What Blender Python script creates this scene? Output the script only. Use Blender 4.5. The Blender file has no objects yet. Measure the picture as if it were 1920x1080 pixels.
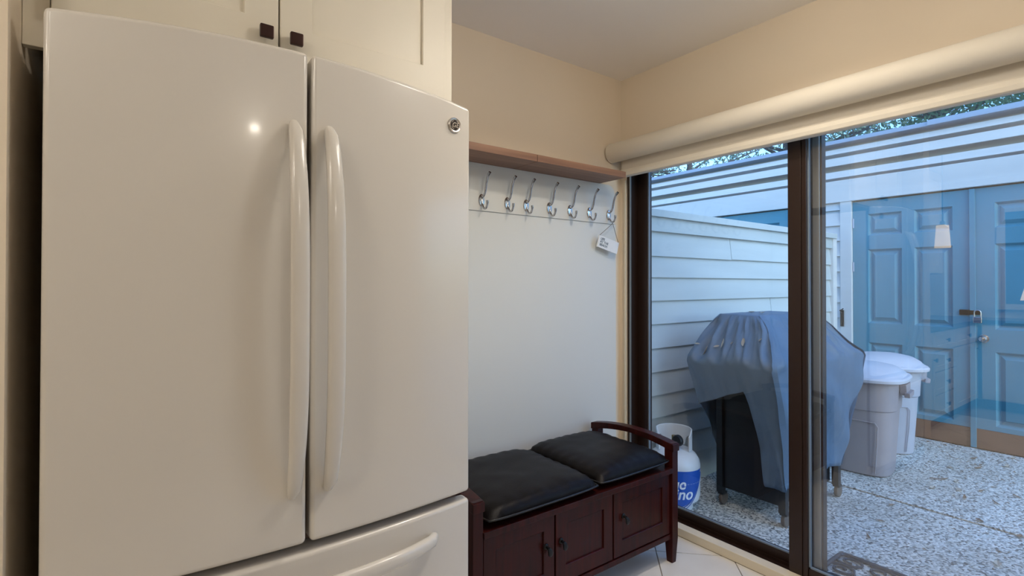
import bpy, bmesh, math, random
from mathutils import Vector, Matrix, noise
R = math.radians
random.seed(7)
scene = bpy.context.scene
COL = scene.collection

# ------------------------------------------------------------------ camera
cam_data = bpy.data.cameras.new('camera')
cam = bpy.data.objects.new('camera', cam_data); COL.objects.link(cam)
yaw, pitch, roll = R(36.5686), R(.49925), R(.05627)
fw = Vector((math.sin(yaw)*math.cos(pitch), math.cos(yaw)*math.cos(pitch), math.sin(pitch)))
rt = Vector((math.cos(yaw), -math.sin(yaw), 0)); up = rt.cross(fw)
r2 = math.cos(roll)*rt + math.sin(roll)*up; u2 = -math.sin(roll)*rt + math.cos(roll)*up
m = Matrix((r2, u2, -fw)).transposed().to_4x4(); m.translation = Vector((0, 0, 1.27))
cam.matrix_world = m
cam_data.sensor_width = 36; cam_data.lens = 963.49/1920*36; cam_data.shift_y = -15.73/1920
cam_data.clip_start = .02
scene.camera = cam

# ------------------------------------------------------------------ world, exposure
world = bpy.data.worlds.new('sky'); scene.world = world; world.use_nodes = True
wn = world.node_tree; wn.nodes.clear()
sky = wn.nodes.new('ShaderNodeTexSky'); sky.sky_type = 'NISHITA'; sky.sun_disc = False
sky.sun_elevation = R(32); sky.sun_rotation = R(200); sky.altitude = 0; sky.air_density = 1.0; sky.dust_density = 1.2; sky.ozone_density = 1.5
tint = wn.nodes.new('ShaderNodeMix'); tint.data_type = 'RGBA'; tint.blend_type = 'MULTIPLY'; tint.inputs[0].default_value = 1
tint.inputs[7].default_value = (.58, .86, 1.16, 1)          # daylight as a lamp-balanced camera records it
bg = wn.nodes.new('ShaderNodeBackground'); bg.inputs['Strength'].default_value = .53
wo = wn.nodes.new('ShaderNodeOutputWorld')
wn.links.new(sky.outputs[0], tint.inputs[6]); wn.links.new(tint.outputs[2], bg.inputs[0]); wn.links.new(bg.outputs[0], wo.inputs[0])
scene.view_settings.view_transform = 'Standard'; scene.view_settings.look = 'None'
scene.view_settings.exposure = 0.0; scene.view_settings.gamma = 1; scene.view_settings.use_curve_mapping = False
LAMP_W = 7.0                         # watts of each recessed ceiling lamp
LAMP_COL = (1.0, .91, .80)

# ------------------------------------------------------------------ materials
def lin(c):
    return tuple(((v/255)/12.92 if v/255 <= .04045 else ((v/255+.055)/1.055)**2.4) for v in c) + (1,)
def mat(name, rgb, rough=.5, metal=0, var=0, vscale=8, bump=0, bscale=60, coat=0, spec=.5, stretch=None, emit=None, estr=0, rgb2=None):
    ma = bpy.data.materials.new(name); ma.use_nodes = True
    nt = ma.node_tree; b = nt.nodes['Principled BSDF']
    base = lin(rgb)
    b.inputs['Base Color'].default_value = base; b.inputs['Roughness'].default_value = rough
    b.inputs['Metallic'].default_value = metal; b.inputs['Specular IOR Level'].default_value = spec
    if coat: b.inputs['Coat Weight'].default_value = coat; b.inputs['Coat Roughness'].default_value = .08
    if emit: b.inputs['Emission Color'].default_value = lin(emit); b.inputs['Emission Strength'].default_value = estr
    if var or bump or rgb2:
        tc = nt.nodes.new('ShaderNodeTexCoord'); mp = nt.nodes.new('ShaderNodeMapping')
        nt.links.new(tc.outputs['Object'], mp.inputs[0])
        if stretch: mp.inputs['Scale'].default_value = stretch
    if var or rgb2:
        nz = nt.nodes.new('ShaderNodeTexNoise'); nz.inputs['Scale'].default_value = vscale; nz.inputs['Detail'].default_value = 6
        nt.links.new(mp.outputs[0], nz.inputs['Vector'])
        cr = nt.nodes.new('ShaderNodeValToRGB'); nt.links.new(nz.outputs['Fac'], cr.inputs[0])
        cr.color_ramp.elements[0].position = .3; cr.color_ramp.elements[1].position = .7
        c2 = lin(rgb2) if rgb2 else tuple(min(1, v*(1+var)) for v in base[:3])+(1,)
        c1 = base if rgb2 else tuple(v*(1-var) for v in base[:3])+(1,)
        cr.color_ramp.elements[0].color = c1; cr.color_ramp.elements[1].color = c2
        nt.links.new(cr.outputs[0], b.inputs['Base Color'])
    if bump:
        nb = nt.nodes.new('ShaderNodeTexNoise'); nb.inputs['Scale'].default_value = bscale; nb.inputs['Detail'].default_value = 4
        nt.links.new(mp.outputs[0], nb.inputs['Vector'])
        bp = nt.nodes.new('ShaderNodeBump'); bp.inputs['Strength'].default_value = bump; bp.inputs['Distance'].default_value = .004
        nt.links.new(nb.outputs['Fac'], bp.inputs['Height']); nt.links.new(bp.outputs[0], b.inputs['Normal'])
    return ma
def glass_mat(name, r0, tint=(1, 1, 1, 1)):
    ma = bpy.data.materials.new(name); ma.use_nodes = True; nt = ma.node_tree; nt.nodes.clear()
    o = nt.nodes.new('ShaderNodeOutputMaterial'); mx = nt.nodes.new('ShaderNodeMixShader')
    tr = nt.nodes.new('ShaderNodeBsdfTransparent'); tr.inputs[0].default_value = tint
    gl = nt.nodes.new('ShaderNodeBsdfGlossy'); gl.inputs['Roughness'].default_value = 0
    lw = nt.nodes.new('ShaderNodeLayerWeight'); lw.inputs['Blend'].default_value = .5
    pw = nt.nodes.new('ShaderNodeMath'); pw.operation = 'POWER'; pw.inputs[1].default_value = 5
    ml = nt.nodes.new('ShaderNodeMath'); ml.operation = 'MULTIPLY_ADD'; ml.inputs[1].default_value = 1-r0; ml.inputs[2].default_value = r0
    nt.links.new(lw.outputs['Facing'], pw.inputs[0]); nt.links.new(pw.outputs[0], ml.inputs[0]); nt.links.new(ml.outputs[0], mx.inputs[0])
    nt.links.new(tr.outputs[0], mx.inputs[1]); nt.links.new(gl.outputs[0], mx.inputs[2]); nt.links.new(mx.outputs[0], o.inputs[0])
    return ma
M = {}
M['wall'] = mat('beige_wall_paint', (232, 217, 194), .75, bump=.05, bscale=220)
M['ceil'] = mat('ceiling_paint', (247, 242, 235), .85, bump=.06, bscale=160)
M['board'] = mat('white_board_paint', (222, 221, 214), .45)
M['trim'] = mat('cream_trim_paint', (226, 214, 190), .5)
M['tile'] = mat('floor_tile_glaze', (226, 221, 212), .32, var=.05, vscale=5, bump=.03, bscale=40)
M['grout'] = mat('tile_grout', (150, 140, 128), .9)
M['fridge'] = mat('white_fridge_enamel', (215, 210, 201), .22, coat=.25)
M['fridgegap'] = mat('door_gasket', (128, 108, 96), .7)
M['cab'] = mat('cream_cabinet_paint', (229, 222, 205), .42)
M['bronzeknob'] = mat('bronze_knob', (56, 34, 30), .35, metal=.6)
M['dark'] = mat('dark_plastic', (30, 28, 30), .5)
M['shelfwood'] = mat('walnut_shelf', (126, 92, 74), .5, vscale=3, stretch=(.6, 14, 14), rgb2=(160, 122, 98))
M['cherry'] = mat('dark_cherry_wood', (36, 12, 11), .36, coat=.06, vscale=4, stretch=(14, 14, .8), rgb2=(64, 20, 16), spec=.18)
M['leather'] = mat('black_leather', (15, 10, 10), .45, spec=.16, bump=.12, bscale=160, rgb2=(20, 16, 16), vscale=14)
M['piping'] = mat('leather_piping', (20, 18, 19), .4)
M['iron'] = mat('black_iron', (14, 13, 14), .45, metal=.4)
M['chrome'] = mat('brushed_nickel', (190, 190, 192), .2, metal=1)
M['shade'] = mat('blind_fabric', (218, 210, 196), .8, bump=.12, bscale=500)
M['cassette'] = mat('blind_cassette_fabric', (220, 212, 196), .7, bump=.1, bscale=400)
M['blackframe'] = mat('dark_bronze_aluminium', (46, 30, 23), .38, metal=.2)
M['interlock'] = mat('bare_aluminium_strip', (150, 152, 150), .3, metal=.7)
M['bead'] = mat('grey_glazing_bead', (120, 135, 150), .45)
M['glass'] = glass_mat('window_glass', .04)
M['glass2'] = glass_mat('double_glazing_glass', .12)
M['siding'] = mat('grey_white_siding_paint', (208, 206, 202), .6, var=.05, vscale=4, bump=.12, bscale=40, stretch=(1, .25, 3))
M['fencep'] = mat('grey_fence_paint', (184, 190, 188), .65, var=.06, vscale=3, bump=.12, bscale=40, stretch=(.4, 1, 3))
M['bluedoor'] = mat('teal_blue_door_paint', (82, 138, 156), .45, var=.05, vscale=3)
M['brownbase'] = mat('brown_kick_board', (120, 84, 66), .7, var=.15, vscale=6)
M['roofcap'] = mat('grey_roof_metal', (170, 176, 190), .45, metal=.3)
M['cover'] = mat('grey_vinyl_cover', (90, 112, 134), .5, var=.08, vscale=5, bump=.1, bscale=30)
M['grillblack'] = mat('grill_black_enamel', (13, 13, 14), .45)
M['tankwhite'] = mat('white_tank_paint', (218, 220, 222), .35, var=.04, vscale=10)
M['tankblue'] = mat('blue_label_print', (30, 84, 176), .4)
M['tanktext'] = mat('white_label_print', (238, 240, 242), .4)
M['brass'] = mat('brass_fitting', (150, 128, 78), .35, metal=.8)
M['can'] = mat('grey_can_plastic', (150, 142, 146), .6, var=.05, vscale=6)
M['canlight'] = mat('pale_can_plastic', (168, 172, 184), .6, var=.05, vscale=6)
M['lidlight'] = mat('pale_lid_plastic', (196, 196, 204), .55, var=.05, vscale=8)
M['rubber'] = mat('black_rubber', (22, 40, 60), .25)
M['leafbrown'] = mat('dry_brown_leaf', (112, 88, 70), .8, rgb2=(150, 128, 104), vscale=20)
M['leafpale'] = mat('dry_pale_leaf', (180, 172, 158), .8)
M['foliage'] = mat('tree_leaf_green', (64, 104, 72), .6, rgb2=(110, 140, 96), vscale=2)
M['foliage2'] = mat('pale_tree_leaf', (104, 128, 104), .6, rgb2=(150, 160, 136), vscale=2)
M['bark'] = mat('tree_bark', (92, 82, 76), .9, bump=.5, bscale=30)
M['lamp'] = mat('lamp_lens', (255, 240, 214), .4, emit=(255, 226, 180), estr=14)
M['lampshade'] = mat('lit_lamp_shade', (240, 226, 196), .7, emit=(255, 222, 170), estr=2.0)
M['counter'] = mat('dark_stone_counter', (58, 56, 60), .2, var=.3, vscale=30)
M['splash'] = mat('dark_backsplash', (74, 82, 92), .35)
M['cord'] = mat('brown_cord', (96, 78, 56), .8)
M['tagwhite'] = mat('white_painted_sign', (232, 232, 230), .5)
M['ink'] = mat('grey_ink', (86, 100, 112), .6)
M['badgechrome'] = mat('badge_chrome', (205, 200, 194), .25, metal=.9)
M['badgedark'] = mat('badge_dark_enamel', (44, 34, 30), .3)
M['soil'] = mat('joint_soil', (52, 58, 52), .9, var=.3, vscale=30)
M['wheel'] = mat('caster_plastic', (96, 84, 74), .6)

def aggregate_mat():
    ma = bpy.data.materials.new('exposed_aggregate_concrete'); ma.use_nodes = True; nt = ma.node_tree; b = nt.nodes['Principled BSDF']
    tc = nt.nodes.new('ShaderNodeTexCoord')
    vo = nt.nodes.new('ShaderNodeTexVoronoi'); vo.inputs['Scale'].default_value = 95; nt.links.new(tc.outputs['Object'], vo.inputs['Vector'])
    sep = nt.nodes.new('ShaderNodeSeparateColor'); nt.links.new(vo.outputs['Color'], sep.inputs[0])
    cr = nt.nodes.new('ShaderNodeValToRGB'); nt.links.new(sep.outputs[0], cr.inputs[0])
    for i, (p, c) in enumerate(((0, (84, 88, 88)), (.3, (172, 175, 172)), (.65, (218, 220, 216)), (1, (242, 242, 238)))):
        e = cr.color_ramp.elements[i] if i < 2 else cr.color_ramp.elements.new(p)
        e.position = p; e.color = lin(c)
    nz = nt.nodes.new('ShaderNodeTexNoise'); nz.inputs['Scale'].default_value = 2.2; nz.inputs['Detail'].default_value = 5; nt.links.new(tc.outputs['Object'], nz.inputs['Vector'])
    c2 = nt.nodes.new('ShaderNodeValToRGB'); nt.links.new(nz.outputs['Fac'], c2.inputs[0])
    c2.color_ramp.elements[0].position = .35; c2.color_ramp.elements[0].color = (.78, .78, .76, 1); c2.color_ramp.elements[1].position = .65; c2.color_ramp.elements[1].color = (1, 1, 1, 1)
    mx = nt.nodes.new('ShaderNodeMix'); mx.data_type = 'RGBA'; mx.blend_type = 'MULTIPLY'; mx.inputs[0].default_value = 1
    nt.links.new(cr.outputs[0], mx.inputs[6]); nt.links.new(c2.outputs[0], mx.inputs[7]); nt.links.new(mx.outputs[2], b.inputs['Base Color'])
    b.inputs['Roughness'].default_value = .85
    bp = nt.nodes.new('ShaderNodeBump'); bp.inputs['Strength'].default_value = .6; bp.inputs['Distance'].default_value = .006; bp.invert = True
    nt.links.new(vo.outputs['Distance'], bp.inputs['Height']); nt.links.new(bp.outputs[0], b.inputs['Normal'])
    return ma
M['aggregate'] = aggregate_mat()

# ------------------------------------------------------------------ mesh helpers
class B:
    def __init__(s): s.bm = bmesh.new()
    def box(s, x0, x1, y0, y1, z0, z1, bev=0, seg=2):
        t = bmesh.new(); bmesh.ops.create_cube(t, size=1)
        for v in t.verts: v.co = Vector(((x0+x1)/2+v.co.x*(x1-x0), (y0+y1)/2+v.co.y*(y1-y0), (z0+z1)/2+v.co.z*(z1-z0)))
        if bev: bmesh.ops.bevel(t, geom=t.edges[:], offset=bev, segments=seg, affect='EDGES', profile=.5)
        s.merge(t); return s
    def merge(s, t, mtx=None):
        me = bpy.data.meshes.new('tmp'); 
        if mtx: bmesh.ops.transform(t, matrix=mtx, verts=t.verts)
        t.to_mesh(me); t.free(); s.bm.from_mesh(me); bpy.data.meshes.remove(me)
    def prism(s, pts, axis, a0, a1, bev=0):
        # pts: 2-D outline; axis: extrusion axis ('x': (y,z), 'y': (x,z), 'z': (x,y))
        def P(p, a): return Vector((a, p[0], p[1])) if axis == 'x' else Vector((p[0], a, p[1])) if axis == 'y' else Vector((p[0], p[1], a))
        t = bmesh.new()
        va = [t.verts.new(P(p, a0)) for p in pts]; vb = [t.verts.new(P(p, a1)) for p in pts]
        t.faces.new(va); t.faces.new(vb[::-1]); n = len(pts)
        for i in range(n): t.faces.new((va[i], vb[i], vb[(i+1) % n], va[(i+1) % n]))
        bmesh.ops.recalc_face_normals(t, faces=t.faces)
        if bev:
            e = [e for e in t.edges if len(e.link_faces) == 2 and e.calc_face_angle() > R(40)]
            bmesh.ops.bevel(t, geom=e, offset=bev, segments=2, affect='EDGES', profile=.5)
        s.merge(t); return s
    def sweep(s, path, prof, caps=True, upv=Vector((0, 0, 1)), closed=False):
        # prof: function(i, n) -> list of (side, up) points
        n = len(path); rings = []
        for i, p in enumerate(path):
            p = Vector(p)
            a = Vector(path[(i-1) % n] if (i or closed) else path[0]); b = Vector(path[(i+1) % n] if (i < n-1 or closed) else path[-1])
            d = (b-a).normalized(); sd = d.cross(upv)
            if sd.length < 1e-4: sd = Vector((1, 0, 0))
            sd.normalize(); u = sd.cross(d)
            rings.append([s.bm.verts.new(p+sd*q[0]+u*q[1]) for q in prof(i, n)])
        k = len(rings[0])
        for i in range(n if closed else n-1):
            r0, r1 = rings[i], rings[(i+1) % n]
            for j in range(k): s.bm.faces.new((r0[j], r0[(j+1) % k], r1[(j+1) % k], r1[j]))
        if caps and not closed: s.bm.faces.new(rings[0][::-1]); s.bm.faces.new(rings[-1])
        return s
    def tube(s, path, r, seg=10, closed=False, upv=Vector((0, 0, 1))):
        rf = r if callable(r) else (lambda i, n: r)
        def pr(i, n):
            q = rf(i, n); return [(q*math.cos(2*math.pi*j/seg), q*math.sin(2*math.pi*j/seg)) for j in range(seg)]
        return s.sweep(path, pr, closed=closed, upv=upv)
    def lathe(s, prof, c=(0, 0, 0), seg=32, axis='z'):
        rings = []; c = Vector(c)
        def P(r, h, a):
            x, y = r*math.cos(a), r*math.sin(a)
            return c+(Vector((x, y, h)) if axis == 'z' else Vector((x, h, y)) if axis == 'y' else Vector((h, x, y)))
        for r, h in prof:
            rings.append([s.bm.verts.new(P(max(r, 1e-5), h, 2*math.pi*j/seg)) for j in range(seg)])
        for i in range(len(rings)-1):
            for j in range(seg): s.bm.faces.new((rings[i][j], rings[i][(j+1) % seg], rings[i+1][(j+1) % seg], rings[i+1][j]))
        s.bm.faces.new(rings[0][::-1]); s.bm.faces.new(rings[-1])
        return s
    def obj(s, name, material, parent=None, smooth=35):
        bmesh.ops.remove_doubles(s.bm, verts=s.bm.verts, dist=1e-6)
        bmesh.ops.recalc_face_normals(s.bm, faces=s.bm.faces)
        me = bpy.data.meshes.new(name); s.bm.to_mesh(me); s.bm.free()
        return link(name, me, material, parent, smooth)
def link(name, me, material, parent=None, smooth=35):
    if material and not me.materials: me.materials.append(M[material] if isinstance(material, str) else material)
    if smooth:
        me.polygons.foreach_set('use_smooth', [True]*len(me.polygons)); me.set_sharp_from_angle(angle=R(smooth))
    o = bpy.data.objects.new(name, me); COL.objects.link(o)
    if 0 < smooth < 50 and len(me.polygons) > 8:
        wn_ = o.modifiers.new('face_weighted_normals', 'WEIGHTED_NORMAL'); wn_.keep_sharp = True; wn_.weight = 100
    if parent: attach(o, parent)
    return o
def attach(o, parent):
    """parent while keeping world coordinates (things whose meshes are written in world space)"""
    o.parent = parent
    if parent.get('_w'): o.matrix_parent_inverse = Matrix.Translation(-parent.location)
def tag(o, label, cat, group=None):
    o['label'] = label; o['category'] = cat
    if group: o['group'] = group
    return o
def thing(name, loc, label=None, cat=None, group=None, world=True, rz=0):
    o = bpy.data.objects.new(name, None); COL.objects.link(o); o.location = loc; o.rotation_euler = (0, 0, rz)
    o.empty_display_size = .05
    if world: o['_w'] = 1
    if label: tag(o, label, cat, group)
    return o
def struct(o): o['kind'] = 'structure'; return o
def copy_tree(o, loc, rz=None, label=None):
    c = o.copy(); COL.objects.link(c); c.location = loc
    if rz is not None: c.rotation_euler = (0, 0, rz)
    if label: c['label'] = label
    for ch in o.children:
        d = ch.copy(); COL.objects.link(d); d.parent = c
        for g in ch.children:
            e = g.copy(); COL.objects.link(e); e.parent = d
    return c
def rrect(x0, x1, y0, y1, r, n=6):
    out = []
    for cx, cy, a0 in ((x1-r, y1-r, 0), (x0+r, y1-r, 90), (x0+r, y0+r, 180), (x1-r, y0+r, 270)):
        for k in range(n+1):
            a = R(a0+90*k/n); out.append((cx+r*math.cos(a), cy+r*math.sin(a)))
    return out
def text_mesh(txt, size, shear=0, bold=0, depth=.001, align='LEFT'):
    cu = bpy.data.curves.new('txt', 'FONT'); cu.body = txt; cu.size = size; cu.shear = shear; cu.offset = bold; cu.extrude = depth; cu.align_x = align
    o = bpy.data.objects.new('txt', cu); COL.objects.link(o)
    bpy.context.view_layer.update()
    me = bpy.data.meshes.new_from_object(o.evaluated_get(bpy.context.evaluated_depsgraph_get()))
    bpy.data.objects.remove(o); bpy.data.curves.remove(cu); me.materials.clear()
    return me
def lerp(a, b, t): return a+(b-a)*t
def sst(a, b, x):
    t = max(0, min(1, (x-a)/(b-a))); return t*t*(3-2*t)

XW, YB, ZC = 2.262, 1.998, 2.44          # sliding-door wall, hook wall, ceiling
XF, YF0 = -3.0, -3.4                     # far kitchen walls
G = -.08                                 # patio level
# ================================================================== ROOM SHELL
fl = struct(B().box(XF, XW+.17, YF0, YB+.1, -.12, -.004).obj('floor', 'grout'))
def clip(poly, x0, x1, y0, y1):
    for ax, s, lim in ((0, 1, x0), (0, -1, x1), (1, 1, y0), (1, -1, y1)):
        out = []
        for i in range(len(poly)):
            p, q = poly[i], poly[(i+1) % len(poly)]; dp, dq = s*(p[ax]-lim), s*(q[ax]-lim)
            if dp >= 0: out.append(p)
            if (dp >= 0) != (dq >= 0):
                t = dp/(dp-dq); out.append((lerp(p[0], q[0], t), lerp(p[1], q[1], t)))
        poly = out
        if len(poly) < 3: return []
    return poly
TS = .345; c45 = math.sqrt(.5)
d0 = (2.016-1.565)*c45; e0 = (2.05+1.53)*c45
for i in range(-11, 9):
    for j in range(-10, 7):
        g = .0025
        q = []
        for a, b in ((g, g), (TS-g, g), (TS-g, TS-g), (g, TS-g)):
            da, eb = d0+i*TS+a, e0+j*TS+b
            q.append(((da+eb)*c45, (eb-da)*c45))
        q = clip(q, -1.9, XW-.037, -1.6, YB-.012)
        if len(q) >= 3:
            area = abs(sum(q[k][0]*q[(k+1) % len(q)][1]-q[(k+1) % len(q)][0]*q[k][1] for k in range(len(q))))/2
            if area > .002: B().prism(q, 'z', -.006, 0).obj('tile', 'tile', fl, 0)
struct(B().box(XF, XW+.2, YF0, YB+.1, ZC, ZC+.1).obj('ceiling', 'ceil'))
wb = struct(B().box(XF-.1, XW+.158, YB, YB+.1, 0, ZC).obj('wall_back', 'wall'))
B().box(.79, 2.206, YB-.012, YB, 0, 1.607, .002).obj('panel_board', 'board', wb)
B().prism([(.79, 1.607), (2.19, 1.607), (2.19, 1.775), (2.186, 1.795), (2.174, 1.811), (2.158, 1.821), (2.14, 1.825), (.79, 1.825)], 'y', YB-.018, YB, .002).obj('hook_board', 'board', wb)
YD0, YD1, ZD = -1.0, 1.955, 2.03         # door opening
wr = B(); wr.box(XW, XW+.158, YD1, YB, 0, ZC); wr.box(XW, XW+.158, YF0, YD0, 0, ZC); wr.box(XW, XW+.158, YD0, YD1, ZD, ZC)
struct(wr.obj('wall_right', 'wall'))
struct(B().box(XF-.1, XF, YF0, YB, 0, ZC).obj('wall_left', 'wall'))
struct(B().box(XF-.1, XW+.158, YF0-.1, YF0, 0, ZC).obj('wall_front', 'wall'))
struct(B().box(-.32, -.177, 1.255, YB, 0, ZC).obj('wall_stub', 'wall'))
struct(B().box(XW-.012, XW, YD1, YD1+.014, 0, 1.86, .003).obj('trim_1', 'trim'))
struct(B().box(XW-.037, XW+.02, YD0-.05, YB-.012, 0, .042, .004).obj('trim_2', 'trim'))

# ------------------------------------------------------------------ sliding glass door
dr = struct(thing('door_1', (XW+.07, .5, 0))); 
f = B(); f.box(XW+.004, XW+.15, YD1-.015, YD1, 0, ZD, .002); dr_j = f.obj('jamb', 'blackframe', dr)
B().box(XW+.004, XW+.15, YD0, YD0+.015, 0, ZD, .002).obj('jamb', 'blackframe', dr)
B().box(XW+.004, XW+.15, YD0, YD1, ZD-.03, ZD, .002).obj('head', 'blackframe', dr)
sl = B(); sl.box(XW+.02, XW+.15, YD0, YD1, -.02, .03, .002); sl.box(XW+.066, XW+.07, YD0, YD1, .03, .045); sl.box(XW+.12, XW+.124, YD0, YD1, .03, .045)
sl.obj('sill_track', 'blackframe', dr)
B().box(XW+.004, XW+.012, YD1-.022, YD1-.015, .04, ZD-.03).obj('edge_highlight', 'interlock', dr)  # pale strip drawn in place of the highlight along the jamb edge
def sash(gm, x0, x1, y0, y1, w0, w1):
    """one glazed sash; w0 / w1 = stile widths at low-y and high-y side"""
    B().box(x0, x1, y1-w1, y1, .03, ZD-.03, .003).obj('stile', 'blackframe', dr)
    B().box(x0, x1, y0, y0+w0, .03, ZD-.03, .003).obj('stile', 'blackframe', dr)
    B().box(x0, x1, y0+w0, y1-w1, .03, .082, .003).obj('bottom_rail', 'blackframe', dr)
    B().box(x0, x1, y0+w0, y1-w1, ZD-.085, ZD-.03, .003).obj('top_rail', 'blackframe', dr)
    xm = (x0+x1)/2
    B().box(xm-.003, xm+.003, y0+w0-.004, y1-w1+.004, .078, ZD-.08).obj('glass_pane', gm, dr, 0)
    b = B(); t = .006
    b.box(x0+.004, xm-.003, y1-w1-t, y1-w1, .082, ZD-.085); b.box(x0+.004, xm-.003, y0+w0, y0+w0+t, .082, ZD-.085)
    b.box(x0+.004, xm-.003, y0+w0, y1-w1, .082, .082+t)
    b.obj('glazing_bead', 'bead', dr, 0)
sash('glass', XW+.074, XW+.112, .958, 1.94, .05, .072)
sash('glass2', XW+.02, XW+.058, -.95, 1.072, .06, .078)
b = B(); b.box(XW+.014, XW+.021, 1.0165, 1.0715, .035, ZD-.035, .003); b.box(XW+.014, XW+.021, .9945, 1.0125, .035, ZD-.035, .003)
b.obj('stile_moulding', 'blackframe', dr)
B().box(XW+.066, XW+.075, .965, .992, .035, ZD-.035, .002).obj('interlock_strip', 'interlock', dr)

# ------------------------------------------------------------------ roller blind
bl = thing('roller_blind', (2.178, .5, 2.007), 'cream fabric roller blind rolled up above the sliding glass door', 'blind')
BY0, BY1 = -1.05, 1.985
pts = [(2.178+.053*math.cos(R(a)), 2.007+.053*math.sin(R(a))) for a in range(0, 360, 10)]
B().prism(pts, 'y', BY0, BY1).obj('cassette', 'cassette', bl, 30)
e = B(); e.prism([(2.178+.056*math.cos(R(a)), 2.007+.056*math.sin(R(a))) for a in range(0, 360, 10)], 'y', BY1, BY1+.004); e.box(2.19, XW, BY1-.012, BY1+.004, 1.975, 2.04)
e.obj('end_bracket', 'cassette', bl, 30)
B().box(2.19, XW, BY0, BY0+.02, 1.975, 2.04).obj('end_bracket', 'cassette', bl)
B().box(2.214, 2.2155, BY0+.03, BY1-.035, 1.90, 1.99).obj('fabric', 'shade', bl, 0)
h = B(); h.prism([(2.196, 1.868), (2.226, 1.868), (2.228, 1.874), (2.228, 1.908), (2.2, 1.908), (2.188, 1.888), (2.19, 1.872)], 'y', BY0+.03, BY1-.035, .002)
h.obj('hem_bar', 'cassette', bl, 30)

# ------------------------------------------------------------------ recessed ceiling lamps
def downlight(x, y, label, w=1.0, spread=180):
    t = thing('recessed_ceiling_lamp', (x, y, ZC), label, 'ceiling lamp', 'recessed kitchen ceiling lamps', world=False)
    B().lathe([(.085, -.006), (.09, -.001), (.062, -.001), (.062, -.004)], seg=32).obj('trim_ring', 'board', t)
    B().lathe([(.06, -.0035), (.058, -.006), (.001, -.008)], seg=32).obj('lens', 'lamp', t)
    ld = bpy.data.lights.new('lamp_glow', 'AREA'); ld.shape = 'DISK'; ld.size = .11; ld.energy = LAMP_W*w; ld.color = LAMP_COL; ld.spread = R(spread)
    lo = bpy.data.objects.new('lamp_glow', ld); COL.objects.link(lo); lo.parent = t; lo.location = (0, 0, -.012)
downlight(.49, -1.80, 'round recessed ceiling lamp mirrored in the refrigerator door', 1.2)
downlight(1.50, .90, 'round recessed ceiling lamp over the storage bench', 1.15, 138)
downlight(-2.0, -.25, 'round recessed ceiling lamp over the kitchen window counter')
downlight(-1.5, .70, 'added recessed fill lamp in front of the kitchen drawers', 1.0)  # unseen lamp added to brighten the kitchen mirrored in the glass
downlight(-2.2, .9, 'added recessed fill lamp in the kitchen corner', 1.0)  # second added lamp, also there to lift the mirrored kitchen
def fill_globe(x, y, label, strength):  # unseen glowing globes, added to brighten the ceiling and walls
    t = thing('added_fill_globe', (x, y, ZC), label, 'ceiling lamp', 'added fill-light globes under the kitchen ceiling', world=False)
    B().lathe([(.07, 0), (.075, -.004), (.07, -.02), (.03, -.03), (.03, -.05), (.001, -.05)], seg=28).obj('canopy', 'board', t)
    B().lathe([(.03, -.045)]+[(.1*math.sin(R(a)), -.14+.1*math.cos(R(a))) for a in range(20, 180, 10)]+[(.001, -.24)], seg=28).obj('globe', mat('fill_globe_glow', (250, 245, 235), .4, emit=(255, 246, 233), estr=strength), t, 60)
fill_globe(1.15, .50, 'added white fill-light globe under the ceiling before the refrigerator', 32)
fill_globe(-.75, .30, 'added white fill-light globe under the ceiling by the kitchen drawers', 25)
pn = thing('pendant_lamp', (-1.25, 1.40, 1.60), 'lit pendant lamp with a white cylinder shade over the kitchen worktop', 'lamp', world=False)
B().tube([(0, 0, .24), (0, 0, ZC-1.6)], .004, 6, upv=Vector((1, 0, 0))).obj('cord', 'dark', pn)
B().lathe([(.015, .24), (.02, .235), (.02, .2), (.001, .2)], seg=16).obj('socket', 'chrome', pn)
B().lathe([(.055, 0), (.058, 0), (.045, .2), (.02, .205), (.001, .205)], seg=24).obj('lamp_shade', 'lampshade', pn)

# ================================================================== REFRIGERATOR
FX0, FX1, FXM = -.131, .778, .3265
def bow(x): return 1.213+.037*((x-.325)/.455)**2
def crown(x): return 1.773+.024*(1-((x-.31)/.46)**2)
fr = thing('refrigerator', (.3235, 1.6, 0), 'white french-door refrigerator with bottom freezer drawer', 'refrigerator')
bd = B(); bd.box(-.118, .765, 1.31, 1.975, .03, 1.752, .006); bd.box(-.118, .765, 1.31, 1.97, 0, .03)
bd.obj('body', 'fridge', fr)
B().box(-.105, .752, 1.285, 1.312, .09, 1.75).obj('gasket', 'fridgegap', fr)
def panel(name, x0, x1, z0, ztop, bev=.011):
    t = bmesh.new(); n = 14; vs = []
    for i in range(n+1):
        x = lerp(x0, x1, i/n); zt = ztop(x)
        vs.append([t.verts.new(p) for p in ((x, bow(x), z0), (x, bow(x), zt), (x, 1.292, zt), (x, 1.292, z0))])
    for i in range(n):
        for j in range(4): t.faces.new((vs[i][j], vs[i+1][j], vs[i+1][(j+1) % 4], vs[i][(j+1) % 4]))
    t.faces.new(vs[0]); t.faces.new(vs[-1][::-1]); bmesh.ops.recalc_face_normals(t, faces=t.faces)
    e = [e for e in t.edges if e.calc_face_angle() > R(50)]
    bmesh.ops.bevel(t, geom=e, offset=bev, segments=4, affect='EDGES', profile=.5)
    b = B(); b.merge(t); return b.obj(name, 'fridge', fr, 28)
dl = panel('door', FX0, FXM-.0045, .682, crown); dr_ = panel('door', FXM+.0045, FX1, .682, crown)
fz = panel('freezer_drawer', FX0, FX1, .10, lambda x: .662)
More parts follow.
